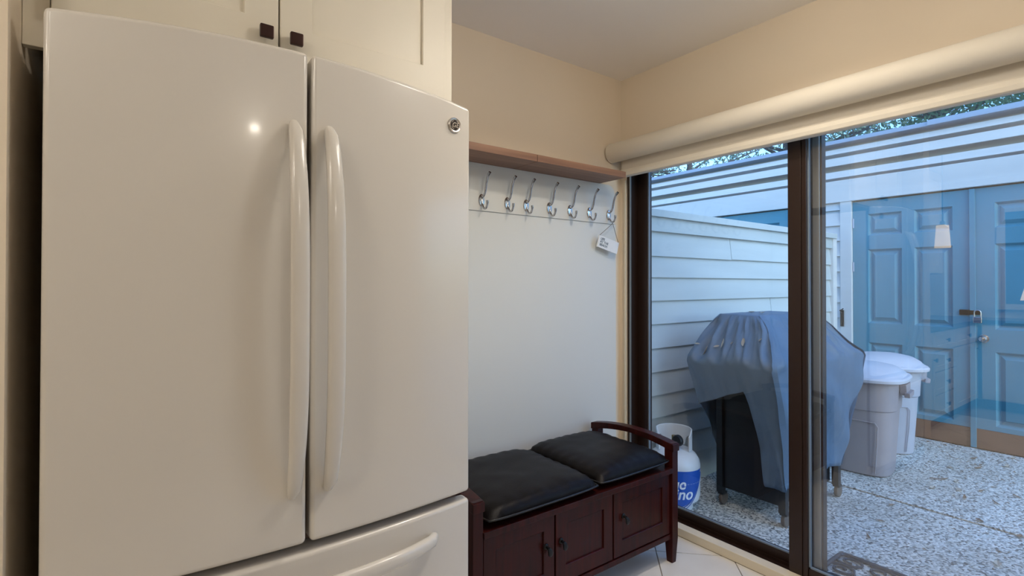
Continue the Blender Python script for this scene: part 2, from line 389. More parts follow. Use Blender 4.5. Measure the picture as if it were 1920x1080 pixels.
def oval(a, b, n=16, p=2.6):
    out = []
    for k in range(n):
        t = 2*math.pi*k/n; c, s_ = math.cos(t), math.sin(t)
        out.append((a*math.copysign(abs(c)**(2/p), c), b*math.copysign(abs(s_)**(2/p), s_)))
    return out
def bar_handle(P0, P1, outv, rise, wid, thk, parent):
    n = 34; path = []
    for i in range(n+1):
        t = i/n; k = abs(2*t-1); h = rise*(1-k**3.2)+.012*(k < 1)
        path.append(Vector(P0).lerp(Vector(P1), t)+Vector(outv)*h)
    def pr(i, nn):
        k = abs(2*i/(nn-1)-1); w = wid*(1-.30*k**4); q = thk*(1+.25*k**3)
        return oval(w, q) if i not in (0, nn-1) else oval(w*.72, q*.7)
    return B().sweep(path, pr, upv=Vector(outv)).obj('handle', 'fridge', parent, 60)
bar_handle((.29, bow(.29)-.002, .800), (.29, bow(.29)-.002, 1.628), (0, -1, 0), .052, .0195, .012, dl)
bar_handle((.368, bow(.368)-.002, .800), (.368, bow(.368)-.002, 1.628), (0, -1, 0), .052, .0195, .012, dr_)
bar_handle((-.005, bow(0)-.004, .598), (.655, bow(.655)-.004, .598), (0, -1, 0), .052, .0185, .012, fz)
# round badge with the two-letter monogram
bx_, bz_ = .719, 1.711
bt = R(8.3)
by_ = bow(bx_)
Mb = Matrix.Translation((bx_, by_, bz_)) @ Matrix.Rotation(math.atan2(.037*2*(bx_-.325)/.455**2, 1), 4, 'Z')
def onb(me_or_b, name, matn, parent):
    o = me_or_b.obj(name, matn, parent) if isinstance(me_or_b, B) else link(name, me_or_b, matn, parent, 0)
    o.data.transform(Mb); return o
bdg = onb(B().lathe([(.0205, 0), (.0215, -.003), (.0195, -.0062), (.0165, -.0045), (.001, -.0042)], axis='y', seg=40), 'badge', 'badgechrome', dr_)
onb(B().lathe([(.0150, -.0040), (.0150, -.0050), (.001, -.0050)], axis='y', seg=36), 'badge_disc', 'badgedark', dr_)
tm = text_mesh('GE', .019, .28, .0004, .0006, 'CENTER'); tm.transform(Matrix.Rotation(R(90), 4, 'X')); tm.transform(Matrix.Translation((0, -.0056, -.0066)))
onb(tm, 'badge_lettering', 'badgechrome', dr_)
sw = B()
for k in range(4):
    a0 = 90*k+20
    sw.tube([(.0125*math.cos(R(a0+s*7)), -.0054, .0125*math.sin(R(a0+s*7))) for s in range(8)], lambda i, n: .0011*(1-abs(2*i/(n-1)-1)*.5), 6, upv=Vector((0, 1, 0)))
onb(sw, 'badge_scrolls', 'badgechrome', dr_)

# ================================================================== CABINET OVER THE REFRIGERATOR
CY = 1.39
cb = thing('wall_cabinet', (.31, 1.7, 1.78), 'cream shaker wall cabinet above the white refrigerator', 'cabinet')
b = B(); b.box(-.1345, .7655, CY+.02, YB-.001, 1.801, ZC-.002, .001); b.box(-.1765, -.135, CY+.004, CY+.024, 1.746, ZC-.002, .0015); b.box(-.1345, .7655, CY+.004, CY+.0195, 1.80, 1.83)
b.box(.766, .799, CY+.004, YB-.001, 1.80, ZC-.002)
b.obj('carcass', 'cab', cb)
def shaker(x0, x1, z0, z1, px0, px1, pz0, pz1, y, parent, name='door', th=.02, rec=.009, mt='cab'):
    d = B(); bm_ = d.bm; c = .0018
    def ring(xa, xb, za, zb, yy): return [bm_.verts.new(p) for p in ((xa, yy, za), (xb, yy, za), (xb, yy, zb), (xa, yy, zb))]
    rs = [ring(x0, x1, z0, z1, y+th), ring(x0, x1, z0, z1, y+c), ring(x0+c, x1-c, z0+c, z1-c, y), ring(px0-c, px1+c, pz0-c, pz1+c, y), ring(px0, px1, pz0, pz1, y+c), ring(px0, px1, pz0, pz1, y+rec)]
    for p, q in zip(rs, rs[1:]):
        for k in range(4): bm_.faces.new((p[k], p[(k+1) % 4], q[(k+1) % 4], q[k]))
    bm_.faces.new(rs[0]); bm_.faces.new(rs[-1])
    return d.obj(name, mt, parent, 0)
d1 = shaker(-.132, .2925, 1.81, 2.425, -.055, .215, 1.924, 2.345, CY-.016, cb)
d2 = shaker(.2965, .765, 1.81, 2.425, .374, .690, 1.919, 2.345, CY-.016, cb)
for xk, dd in ((.262, d1), (.331, d2)):
    k = B(); k.lathe([(.006, 0), (.006, -.014), (.001, -.015)], (xk, CY-.016, 1.884), 12, 'y'); k.box(xk-.0155, xk+.0155, CY-.042, CY-.029, 1.884-.0155, 1.884+.0155, .003)
    k.obj('knob', 'bronzeknob', dd)

# ================================================================== SHELF, HOOKS, SIGN
sh = thing('wall_shelf', (1.43, 1.9, 1.826), 'walnut brown plank shelf on the wall above the coat hooks', 'shelf')
B().box(.79, 1.4745, 1.796, YB, 1.825, 1.857, .0015).obj('plank', 'shelfwood', sh)
B().box(1.4765, 2.073, 1.796, YB, 1.825, 1.857, .0015).obj('plank', 'shelfwood', sh)

hk = thing('coat_hook', (0, 0, 0), 'brushed nickel double coat hook screwed to the white board under the shelf', 'coat hook', 'row of coat hooks under the shelf', world=False)
pl = B().lathe([(.0165, 0), (.0165, -.003), (.014, -.006), (.001, -.007)], axis='y', seg=24)
for v in pl.bm.verts: v.co.z *= 1.75
pl.obj('back_plate', 'chrome', hk)
def bez(p, n=14):
    out = []
    for i in range(n+1):
        t = i/n; a = [(1-t)**3, 3*t*(1-t)**2, 3*t*t*(1-t), t**3]
        out.append(sum((Vector(q)*w for q, w in zip(p, a)), Vector()))
    return out
XV = Vector((1, 0, 0))
B().tube(bez([(0, -.004, .012), (0, -.05, .02), (0, -.022, .085), (0, -.07, .118)]), lambda i, n: .0052 if i < n-2 else .0068, 10, upv=XV).obj('upper_prong', 'chrome', hk, 60)
B().tube(bez([(0, -.004, .004), (0, -.008, -.055), (0, -.052, -.055), (0, -.050, -.006)]), lambda i, n: .0048 if i < n-2 else .0062, 10, upv=XV).obj('lower_prong', 'chrome', hk, 60)
s_ = B(); s_.lathe([(.0034, -.006), (.0034, -.0085), (.001, -.009)], (0, 0, -.017), 10, 'y'); s_.obj('screw', 'chrome', hk)
hx = [1.293, 1.439, 1.553, 1.702, 1.845, 1.987, 2.138]
hk.location = (hx[0], YB-.018, 1.655)
hk['label'] = 'brushed nickel double coat hook closest to the refrigerator'
for k, x in enumerate(hx[1:]):
    c = copy_tree(hk, (x, YB-.018, 1.655))
    if k < 5: c['label'] = 'brushed nickel double coat hook, %s from the refrigerator' % ('second', 'third', 'fourth', 'fifth', 'sixth')[k]
    if k == 5: c['label'] = 'brushed nickel double coat hook that carries the small white sign'; hook7 = c

sg = thing('hanging_sign', (2.12, 1.948, 1.60), 'small white painted sign hanging crooked on a cord from the last coat hook', 'sign')
SC = Vector((2.103, 1.952, 1.487)); SA = R(-15)
Sm = Matrix.Translation(SC) @ Matrix.Rotation(R(-6), 4, 'Z') @ Matrix.Rotation(-SA, 4, 'Y')
pb = B().box(-.073, .073, -.004, .004, -.033, .033, .001).obj('board', 'tagwhite', sg); pb.data.transform(Sm)
yy = .0135
for k, (tx, zz) in enumerate((('LIFE', .012), ('AT THE', -.004), ('BEACH', -.021))):
    t = text_mesh(tx, .0175, 0, .0003, .0003); t.transform(Matrix.Rotation(R(90), 4, 'X')); t.transform(Matrix.Translation((-.060, -.0045, zz))); t.transform(Sm)
    link('lettering', t, 'ink', sg, 0)
tl = Sm @ Vector((-.070, 0, .031)); tr_ = Sm @ Vector((.070, 0, .031)); hp = Vector((2.138, YB-.018-.030, 1.655-.053))
cd = B(); cd.tube([tl, hp+Vector((-.004, 0, 0)), hp+Vector((0, 0, .006)), hp+Vector((.004, 0, 0)), tr_], .0014, 6, upv=Vector((0, 1, 0))); cd.obj('cord', 'cord', sg)

# ================================================================== STORAGE BENCH
bn = thing('storage_bench', (1.465, 1.7, 0), 'dark cherry wood storage bench with three doors beside the refrigerator', 'bench')
BX0, BX1, BF, BB = .912, 2.022, 1.445, 1.955
def leg(x0, x1, y0, y1, top, taper):
    t = bmesh.new()
    def ring(z, k): return [t.verts.new((lerp((x0+x1)/2, x, k), lerp((y0+y1)/2, y, k), z)) for x, y in ((x0, y0), (x1, y0), (x1, y1), (x0, y1))]
    rs = [ring(0, taper), ring(.11, 1), ring(top, 1)]
    for a, b_ in zip(rs, rs[1:]):
        for j in range(4): t.faces.new((a[j], a[(j+1) % 4], b_[(j+1) % 4], b_[j]))
    t.faces.new(rs[0][::-1]); t.faces.new(rs[-1]); bmesh.ops.bevel(t, geom=[e for e in t.edges if abs(e.verts[0].co.z-e.verts[1].co.z) > .05], offset=.004, segments=2, affect='EDGES', profile=.5)
    b = B(); b.merge(t); return b
for (x0, x1) in ((BX0, BX0+.042), (BX1-.042, BX1)):
    leg(x0, x1, BF, BF+.045, .545, .7).obj('leg', 'cherry', bn); leg(x0, x1, BB-.045, BB, .53, .8).obj('leg', 'cherry', bn)
    top = []
    n = 14
    for i in range(n+1):
        t = i/n; y = lerp(BF-.006, BB+.004, t); top.append((y, .541+.028*(1-(2*t-1)**2)+lerp(0, -.008, t)))
    out = top+[(y, z-.026-.008*abs(2*k/n-1)) for k, (y, z) in reversed(list(enumerate(top)))]
    B().prism(out, 'x', x0-.003, x1+.003, .004).obj('arm_rail', 'cherry', bn)
    B().box(x0+.012, x1-.012, BF+.04, BB-.04, .14, .43).obj('side_panel', 'cherry', bn)
s = B(); s.box(BX0+.042, BX1-.042, BF-.004, BB, .412, .436, .004); s.box(BX0+.02, BX1-.02, BF+.02, BB-.01, .412, .434); s.obj('seat_top', 'cherry', bn)
s = B(); s.box(BX0+.04, BX1-.04, BF+.028, BF+.04, .13, .413); s.obj('front_frame', 'cherry', bn)
B().box(BX0+.04, BX1-.04, BF+.01, BF+.035, .108, .132, .004).obj('bottom_rail', 'cherry', bn)
B().box(BX0+.04, BX1-.04, BF+.03, BB-.02, .112, .124).obj('bottom_panel', 'cherry', bn)
B().box(BX0+.04, BX1-.04, BB-.02, BB-.008, .12, .413).obj('back_panel', 'cherry', bn)
for x0, x1, kx in ((.962, 1.280, 1.238), (1.288, 1.598, 1.312), (1.606, 1.976, 1.662)):
    d = shaker(x0, x1, .137, .407, x0+.052, x1-.052, .200, .357, BF+.012, bn, 'door', .018, .007, 'cherry')
    k = B(); k.lathe([(.011, 0), (.011, -.003), (.005, -.006), (.005, -.014), (.001, -.015)], (kx, BF+.012, .300), 14, 'y')
    k.sweep([(kx, BF-.004, .300), (kx+.003, BF-.008, .292), (kx+.008, BF-.007, .278), (kx+.012, BF-.004, .268)], lambda i, nn: oval((.006, .010, .012, .006)[i], (.004, .005, .005, .003)[i], 10), upv=Vector((0, -1, 0)))
    k.obj('knob', 'iron', d)
def cushion(x0, x1, y0, y1, z0, h, label):
    t = thing('seat_cushion', ((x0+x1)/2, (y0+y1)/2, z0), label, 'cushion', 'black leather cushions on the bench')
    n = 30; b = B(); bm_ = b.bm; gr = {}
    cx, cy = (x0+x1)/2, (y0+y1)/2
    for side in (1, -1):
        for i in range(n+1):
            for j in range(n+1):
                u, v = 2*i/n-1, 2*j/n-1
                if side == -1 and (i in (0, n) or j in (0, n)): gr[(side, i, j)] = gr[(1, i, j)]; continue
                # rounded square mapping
                k = .07; uu = u*(1-k*abs(v)**5*.55); vv = v*(1-k*abs(u)**5*.55)
                e = max(0, (1-abs(u)**3.5)*(1-abs(v)**3.5))**.33
                wr_ = .003*noise.noise(Vector((u*3.1+x0*7, v*3.7, side)))*e
                ed = max(abs(u), abs(v)); ang = u if abs(v) > abs(u) else v
                pk = .0018*math.sin(ang*26+x0*9)*sst(.62, .9, ed)*(1-sst(.97, 1, ed))
                z = z0+h*.36+(side*h*(.64 if side == 1 else .36))*e+(wr_+pk if side == 1 else 0)+.008*sst(.2, 1, vv)
                gr[(side, i, j)] = bm_.verts.new((cx+uu*(x1-x0)/2, cy+vv*(y1-y0)/2, z))
    for side in (1, -1):
        for i in range(n):
            for j in range(n): bm_.faces.new((gr[(side, i, j)], gr[(side, i+1, j)], gr[(side, i+1, j+1)], gr[(side, i, j+1)]))
    edge = [gr[(1, i, 0)].co.copy() for i in range(n)]+[gr[(1, n, j)].co.copy() for j in range(n)]+[gr[(1, n-i, n)].co.copy() for i in range(n)]+[gr[(1, 0, n-j)].co.copy() for j in range(n)]
    b.obj('pad', 'leather', t, 80)
    B().tube(edge, .004, 6, closed=True).obj('piping', 'piping', t, 80)
cushion(.968, 1.512, 1.438, 1.93, .437, .082, 'black leather seat cushion at the refrigerator end of the bench')
cushion(1.518, 1.974, 1.446, 1.935, .437, .086, 'black leather seat cushion at the glass door end of the bench')

# ================================================================== KITCHEN BEHIND (seen mirrored in the glass)
def base_unit(x0, x1, label, drawers, axis='y'):
    t = thing('base_cabinet', ((x0+x1)/2, 1.7, 0), label, 'cabinet', 'cream base cabinets')
    B().box(x0, x1, CY+.02, YB-.001, .10, .87).obj('carcass', 'cab', t); B().box(x0, x1, CY+.07, YB-.001, 0, .10).obj('toe_kick', 'dark', t)
    zs = [(.11, .30), (.31, .50), (.51, .68), (.69, .86)] if drawers else [(.11, .68), (.69, .86)]
    for z0, z1 in zs:
        d = shaker(x0+.004, x1-.004, z0, z1, x0+.05, x1-.05, z0+.045, z1-.045, CY, t, 'drawer' if drawers or z0 > .6 else 'door')
        k = B(); xm = (x0+x1)/2 if drawers or z0 > .6 else x0+.04; zm = (z0+z1)/2 if drawers or z0 > .6 else z1-.06
        k.box(xm-.016, xm+.016, CY-.028, CY-.016, zm-.016, zm+.016, .003); k.box(xm-.005, xm+.005, CY-.018, CY, zm-.005, zm+.005); k.obj('knob', 'bronzeknob', d)
base_unit(-.98, -.324, 'cream base cabinet behind the refrigerator wall', False)
base_unit(-1.62, -.984, 'cream base cabinet with a stack of four drawers', True)
base_unit(-2.37, -1.624, 'cream base cabinet in the kitchen corner', False)
tag(B().box(-2.96, -.322, CY-.02, YB, .87, .91, .004).obj('worktop', 'counter'), 'dark stone worktop along the kitchen back wall', 'worktop')
def upper_unit(x0, x1, label):
    t = thing('upper_cabinet', ((x0+x1)/2, 1.8, 1.38), label, 'cabinet', 'cream upper cabinets')
    B().box(x0, x1, 1.67, YB, 1.38, ZC-.002).obj('carcass', 'cab', t)
    d = shaker(x0+.003, x1-.003, 1.385, 2.425, x0+.075, x1-.075, 1.465, 2.345, 1.65, t)
    k = B(); k.box(x1-.055, x1-.024, 1.622, 1.634, 1.42, 1.45, .003); k.box(x1-.045, x1-.034, 1.632, 1.65, 1.43, 1.44); k.obj('knob', 'bronzeknob', d)
upper_unit(-.98, -.324, 'cream upper cabinet next to the refrigerator wall')
upper_unit(-1.62, -.984, 'cream upper cabinet over the drawer stack')
upper_unit(-2.30, -1.624, 'cream upper cabinet in the kitchen corner')
tag(B().box(-2.98, -.322, YB-.012, YB-.001, .912, 1.378).obj('backsplash', 'splash'), 'dark glazed backsplash above the kitchen worktop', 'backsplash')
t = thing('sink_cabinet', (-2.7, -.6, 0), 'long cream cabinet run under the kitchen window', 'cabinet')
B().box(-2.998, -2.4, -2.6, 1.36, .10, .87).obj('carcass', 'cab', t); B().box(-2.998, -2.45, -2.6, 1.36, 0, .1).obj('toe_kick', 'dark', t)
for k in range(6):
    y0 = -2.59+k*.66
    d = B(); d.box(-2.40, -2.38, y0, y0+.65, .11, .86, .002).obj('door', 'cab', t)
tag(B().box(-2.998, -2.37, -2.6, 1.366, .87, .91, .004).obj('worktop', 'counter'), 'dark stone worktop under the kitchen window', 'worktop')
w2 = struct(thing('window_2', (XF, .6, 1.0)))
for q in ((-.35, -.28, 1.05, 2.05), (1.28, 1.35, 1.05, 2.05), (.48, .52, 1.05, 2.05)): B().box(XF, XF+.03, *q).obj('frame_post', 'trim', w2)
for q in ((-.35, 1.35, 1.0, 1.06), (-.35, 1.35, 2.05, 2.12)): B().box(XF, XF+.035, *q).obj('frame_rail', 'trim', w2)
B().box(XF+.004, XF+.01, -.28, 1.28, 1.06, 2.05).obj('pane', 'splash', w2)
t = thing('table_lamp', (-2.68, 1.02, .91), 'small lit table lamp with a pleated shade on the window worktop', 'lamp', world=False)
B().lathe([(.055, 0), (.06, .012), (.02, .03), (.035, .09), (.03, .15), (.008, .18), (.008, .24)], seg=24).obj('lamp_base', 'bronzeknob', t)
B().lathe([(.10, .20), (.102, .20), (.065, .35), (.062, .35)], seg=28).obj('lamp_shade', 'lampshade', t)

# ================================================================== PATIO
pa = struct(B().box(XW+.158, 18, -8, 16, G-.2, G-.03).obj('patio_ground', 'aggregate'))
B().box(XW+.158, 3.832, -5, 2.14, G-.04, G, .004).obj('slab', 'aggregate', pa)
B().box(3.832, 3.860, -5, 2.14, G-.03, G-.010).obj('joint_filler', 'soil', pa)
B().box(3.860, 5.60, -5, 2.14, G-.04, G, .004).obj('slab', 'aggregate', pa)
B().box(XW+.158, 5.60, 2.16, 7, G-.04, G-.004, .004).obj('slab', 'aggregate', pa)
struct(B().box(XW+.02, XW+.158, -8, 10, G-.15, -.021).obj('trim_3', 'siding'))

# ------------------------------------------------------------------ fence
YF = 2.13
fe = thing('board_fence', (4.0, YF, G), 'grey painted lap-board fence behind the covered grill', 'fence')
def lap(name, mt, parent, along, a0, a1, face, z0, z1, th=.016, lapd=.010, out=-1):
    """one lap board; along 'x' (fence, facing -y) or 'y' (shed, facing -x); bottom edge proud of the face"""
    p = [(face+out*(lapd+th)*1.0, z0), (face+out*(lapd), z0-.0), (face, z1), (face+out*th*.5, z1)]
    p = [(face, z0), (face+out*(th+lapd), z0), (face+out*(th+lapd), z0+.004), (face+out*th*.45, z1), (face, z1)]
    return B().prism(p, 'x' if along == 'x' else 'y', a0, a1).obj(name, mt, parent, 0)
zl = [1.611, 1.452, 1.314, 1.163, 1.012, .857, .705, .554, .41, .258, .106, G+.002]
FX1_ = 5.34
for k, (zt, zb) in enumerate(zip(zl, zl[1:])):
    jo = {0: 3.605, 3: 4.2, 6: 3.3}.get(k)
    if jo: lap('board', 'fencep', fe, 'x', XW+.16, jo-.002, YF, zb, zt+.012); lap('board', 'fencep', fe, 'x', jo+.002, FX1_, YF, zb+.003, zt+.012)
    else: lap('board', 'fencep', fe, 'x', XW+.16, FX1_, YF, zb, zt+.012)
B().box(XW+.16, FX1_, YF, YF+.05, G+.002, 1.70).obj('backing', 'fencep', fe)
B().box(XW+.16, FX1_, YF-.036, YF, 1.611, 1.702, .002).obj('fascia', 'fencep', fe)
B().box(XW+.16, FX1_+.03, YF-.060, YF+.09, 1.702, 1.748, .003).obj('cap_rail', 'fencep', fe)
B().box(FX1_-.02, FX1_+.06, YF-.045, YF+.05, G+.002, 1.735, .003).obj('end_post', 'siding', fe)

# ------------------------------------------------------------------ shed with blue doors
XS = 5.616
shd = thing('garden_shed', (6.4, 1.8, G), 'pale siding shed with teal blue panel doors across the patio', 'shed')
SY0, SY1 = -2.5, 6.5
B().box(XS+.13, XS+2.2, SY0, SY1, G+.001, 2.64).obj('wall_core', 'siding', shd)
cp = B(); cp.box(XS-.05, XS+2.3, 1.43, SY1, 2.652, 2.690, .003); cp.box(XS-.07, XS+2.3, SY0, 1.43, 2.650, 2.697, .003); cp.obj('roof_cap', 'roofcap', shd)
B().box(XS+.115, XS+.14, SY0, SY1, 2.28, 2.652).obj('soffit_back', 'siding', shd)
for z0, z1 in ((2.555, 2.608), (2.440, 2.522), (2.318, 2.385)):
    B().prism([(XS-.03, z0), (XS-.012, z0), (XS+.004, z1), (XS-.008, z1)], 'y', SY0, SY1).obj('siding_board', 'siding', shd, 0)
B().box(XS-.03, XS+.02, SY0, SY1, 2.078, 2.292, .003).obj('header_board', 'siding', shd)
# wall between the two door pairs
for k in range(16):
    z0 = G+.002+k*.151; z1 = min(z0+.156, 2.08)
    z0 = 2.001-.151*(k) ; z1 = z0+.16
    if z0 < G: break
    lap('siding_board', 'siding', shd, 'y', 2.13, 2.52, XS+.012, max(z0-.0, G), min(z1, 2.075), .014, .018)
B().box(XS+.012, XS+.14, 2.03, 2.60, G+.002, 2.08).obj('wall_core', 'siding', shd)
B().box(XS-.022, XS+.03, 2.034, 2.132, G+.002, 2.08, .003).obj('door_trim', 'siding', shd)
B().box(XS-.022, XS+.03, 2.50, 2.60, G+.002, 2.08, .003).obj('door_trim', 'siding', shd)
B().box(XS+.002, XS+.12, 2.6, SY1, G+.002, .08, .002).obj('kick_board', 'brownbase', shd)
B().box(XS+.002, XS+.12, -.65, 2.034, G+.002, .08, .002).obj('kick_board', 'brownbase', shd)
def panel_door(y0, y1, hinge_high):
    d = B(); x0, x1 = XS+.008, XS+.05; w = y1-y0
    cols = [(y0+.128, y0+.395), (y0+w-.395, y0+w-.128)] if w > .6 else [(y0+.08, y1-.08)]
    rows = [(.120, .722), (.905, 1.602), (1.732, 1.938)]
    ys = [y0]+[v for c in cols for v in c]+[y1]; zs = [.082]+[v for r_ in rows for v in r_]+[2.066]
    for i in range(len(ys)-1):
        for j in range(len(zs)-1):
            if i % 2 == 1 and j % 2 == 1: continue
            d.box(x0, x1, ys[i], ys[i+1], zs[j], zs[j+1])
    dd = d.obj('door', 'bluedoor', shd, 0)
    for c in cols:
        for r_ in rows:
            p = B(); bm_ = p.bm; rings = []
            for ins, dx in ((0, 0), (.018, .024), (.028, .024), (.058, .005)):
                rings.append([bm_.verts.new((x0+dx, y, z)) for y, z in ((c[0]+ins, r_[0]+ins), (c[1]-ins, r_[0]+ins), (c[1]-ins, r_[1]-ins), (c[0]+ins, r_[1]-ins))])
            for a, b_ in zip(rings, rings[1:]):
                for k in range(4): bm_.faces.new((a[k], a[(k+1) % 4], b_[(k+1) % 4], b_[k]))
            bm_.faces.new(rings[-1]); bk = [bm_.verts.new((x1-.004, v.co.y, v.co.z)) for v in rings[0]]
            for k in range(4): bm_.faces.new((rings[0][k], rings[0][(k+1) % 4], bk[(k+1) % 4], bk[k]))
            bm_.faces.new(bk); p.obj('panel', 'bluedoor', dd, 0)
    yh = y1-.006 if hinge_high else y0+.006
    for z in (.3, 1.44, 1.86):
        B().tube([(x0-.005, yh, z-.045), (x0-.005, yh, z+.045)], .008, 8, upv=Vector((1, 0, 0))).obj('hinge', 'roofcap', dd)
    return dd
sd1 = panel_door(1.150, 2.032, True); sd2 = panel_door(.262, 1.140, False)
B().box(XS-.012, XS+.008, 1.130, 1.166, G+.004, 2.066, .002).obj('astragal', 'bluedoor', sd2)
B().box(XS+.008, XS+.06, .20, .258, G+.002, 2.08).obj('door_trim', 'siding', shd)
for k in range(14):
    z0 = 2.001-.151*k
    if z0 < G: break
    lap('siding_board', 'siding', shd, 'y', SY0, .20, XS+.012, max(z0, G), min(z0+.16, 2.075), .014, .018)
panel_door(2.604, 3.484, True); panel_door(3.490, 4.370, False)
kb = B(); kb.lathe([(.034, 0), (.034, -.006), (.014, -.010), (.014, -.03), (.027, -.042), (.029, -.055), (.02, -.068), (.001, -.072)], (XS+.008, 1.082, .826), 24, 'x'); kb.obj('door_knob', 'chrome', sd2)
hs = B(); hs.box(XS-.004, XS+.006, 1.150, 1.235, 1.015, 1.060, .002); hs.box(XS-.018, XS-.010, 1.100, 1.178, 1.020, 1.056, .002); hs.tube([(XS+.006, 1.118, 1.05), (XS-.03, 1.118, 1.05), (XS-.03, 1.118, 1.03), (XS+.006, 1.118, 1.03)], .004, 6, upv=Vector((0, 1, 0))); hs.obj('hasp', 'iron', sd1)
pk = thing('padlock', (XS-.035, 1.112, .975), 'silver padlock hanging on the hasp of the blue shed doors', 'padlock', world=False)
B().box(-.012, .012, -.028, .028, -.022, .030, .005, 3).obj('lock_body', 'chrome', pk)
B().tube([(0, -.02, .028)]+[(0, -.02*math.cos(R(a)), .065+.02*math.sin(R(a))) for a in range(0, 181, 20)]+[(0, .02, .028)], .0048, 8, upv=Vector((1, 0, 0))).obj('shackle', 'chrome', pk, 60)
hb = thing('bolt_latch', (XS-.031, 2.115, .96), 'small dark bolt latch on the white trim beside the blue shed door', 'latch', world=False)
B().box(0, .008, -.016, .016, -.10, .06, .002).obj('latch_plate', 'iron', hb)
B().tube([(-.004, 0, -.09), (-.004, 0, .04), (-.02, .012, .055), (-.02, -.012, .068), (-.006, -.012, .075)], .005, 8, upv=Vector((1, 0, 0))).obj('bolt', 'iron', hb, 60)

# ------------------------------------------------------------------ propane tank
tk = thing('propane_tank', (2.68, 1.945, G), 'white propane tank with a blue label standing beside the fence', 'propane tank', world=False)
r = .152
B().lathe([(.105, 0), (.11, .004), (.11, .035), (.125, .045), (.145, .062), (r, .09), (r, .175), (r+.0015, .180), (r, .185), (r, .262), (.146, .292), (.128, .322), (.098, .345), (.05, .358), (.03, .362), (.001, .362)], seg=48).obj('cylinder', 'tankwhite', tk)
th0 = math.atan2(-1.955, -2.68)          # towards the house
colr = B()
n = 40; R0 = []
for i in range(n+1):
    t = i/n; a = th0+math.pi+R(lerp(-125, 125, t)); e_ = abs(2*t-1)
    ztop = .468-.035*sst(.8, 1, e_); zlow = .350
    if .16 < t < .34 or .66 < t < .84: zlow = .385+.030*math.sin((t-.16)/.18*math.pi) if t < .5 else .385+.030*math.sin((t-.66)/.18*math.pi)
    R0.append([colr.bm.verts.new((q*math.cos(a), q*math.sin(a), z)) for q, z in ((.098, zlow), (.098, ztop), (.102, ztop+.003), (.106, ztop), (.106, zlow))])
for i in range(n):
    for j in range(5): colr.bm.faces.new((R0[i][j], R0[i][(j+1) % 5], R0[i+1][(j+1) % 5], R0[i+1][j]))
colr.bm.faces.new(R0[0]); colr.bm.faces.new(R0[-1][::-1])
colr.obj('collar', 'tankwhite', tk, 40)
v_ = B(); v_.lathe([(.02, .36), (.02, .385), (.014, .387), (.014, .425), (.001, .426)], seg=16); v_.tube([(0, 0, .40), (-.03, -.03, .40)], .012, 10)
v_.obj('valve', 'brass', tk)
kn = B(); kn.lathe([(.03, .0), (.034, .008), (.034, .022), (.026, .03), (.001, .031)], axis='x', c=(-.052, -.055, .412), seg=18); kn.obj('valve_knob', 'dark', tk)
def wrap(me, z0, deg0, rad):
    """bend a flat text mesh round the cylinder; x of the text runs along the arc to the right as seen from the house"""
    for v in me.vertices:
        a = th0+R(deg0)+v.co.x/rad; q = rad+v.co.z; v.co = Vector((q*math.cos(a), q*math.sin(a), z0+v.co.y))
lab = B(); n = 44; rr = r+.0012; ring = []
for i in range(n+1):
    dg = lerp(-84, 80, i/n); a = th0+R(dg)
    zt = .258-.006*math.sin(R(dg)); zb_ = min(zt-.002, .05+.16*(max(0, abs(dg)-10)/60)**2)
    ring.append([lab.bm.verts.new((rr*math.cos(a), rr*math.sin(a), z)) for z in (zb_, lerp(zb_, zt, .5), zt)])
for i in range(n):
    for j in range(2): lab.bm.faces.new((ring[i][j], ring[i+1][j], ring[i+1][j+1], ring[i][j+1]))
lab.obj('label', 'tankblue', tk, 60)
for k_ in (0, 1):
    sw = B(); pth = []
    for i in range(20):
        dg = lerp(-8, 76, i/19); a = th0+R(dg); pth.append((( r+.001)*math.cos(a), (r+.001)*math.sin(a), .040-.014*k_+.15*(max(0, dg-6)/62)**2))
    sw.tube(pth, .0028-.0008*k_, 6); sw.obj('label_stripe', 'tankblue', tk, 60)
for tx, z0, end, sz in (('Blue', .155, 26, .085), ('Rhino', .095, 43, .088)):
    tm = text_mesh(tx, sz, .22, .0016, .0008); wid = max(v.co.x for v in tm.vertices)
    wrap(tm, z0, end-math.degrees(wid/rr), rr); link('label_lettering', tm, 'tanktext', tk, 0)

# ------------------------------------------------------------------ covered grill
gr_ = thing('barbecue_grill', (3.28, 1.6, G), 'black barbecue grill cart standing under the grey cover', 'grill')
b = B(); b.box(2.915, 3.56, 1.42, 1.795, .03, .70, .004); b.box(2.96, 3.54, 1.52, 1.78, .70, .93, .03, 3); b.obj('cart_body', 'grillblack', gr_)
B().box(2.76, 3.88, 1.42, 1.82, .775, .80, .004).obj('side_shelves', 'grillblack', gr_)
for x in (2.915, 3.60):
    for y in (1.40, 1.775): B().box(x-.02, x+.02, y-.02, y+.02, .0, .76, .003).obj('leg', 'grillblack', gr_)
B().tube([(2.93, 1.40, .35), (2.93, 1.78, .35)], .012, 8).obj('side_bar', 'grillblack', gr_)
for x, y in ((2.915, 1.40), (3.60, 1.40), (2.915, 1.775), (3.60, 1.775)):
    w = B(); w.lathe([(.012, -.013), (.034, -.012), (.038, -.008), (.038, .008), (.034, .012), (.012, .013)], (x+.025, y, G+.038), 24, 'y')
    cc = w.obj('caster', 'wheel', gr_)
    B().box(x-.008, x+.034, y-.020, y+.020, G+.066, G+.084, .003).obj('caster_fork', 'grillblack', cc)
cv = thing('grill_cover', (3.3, 1.6, G+.2), 'wrinkled grey vinyl cover draped over the barbecue grill', 'grill cover')
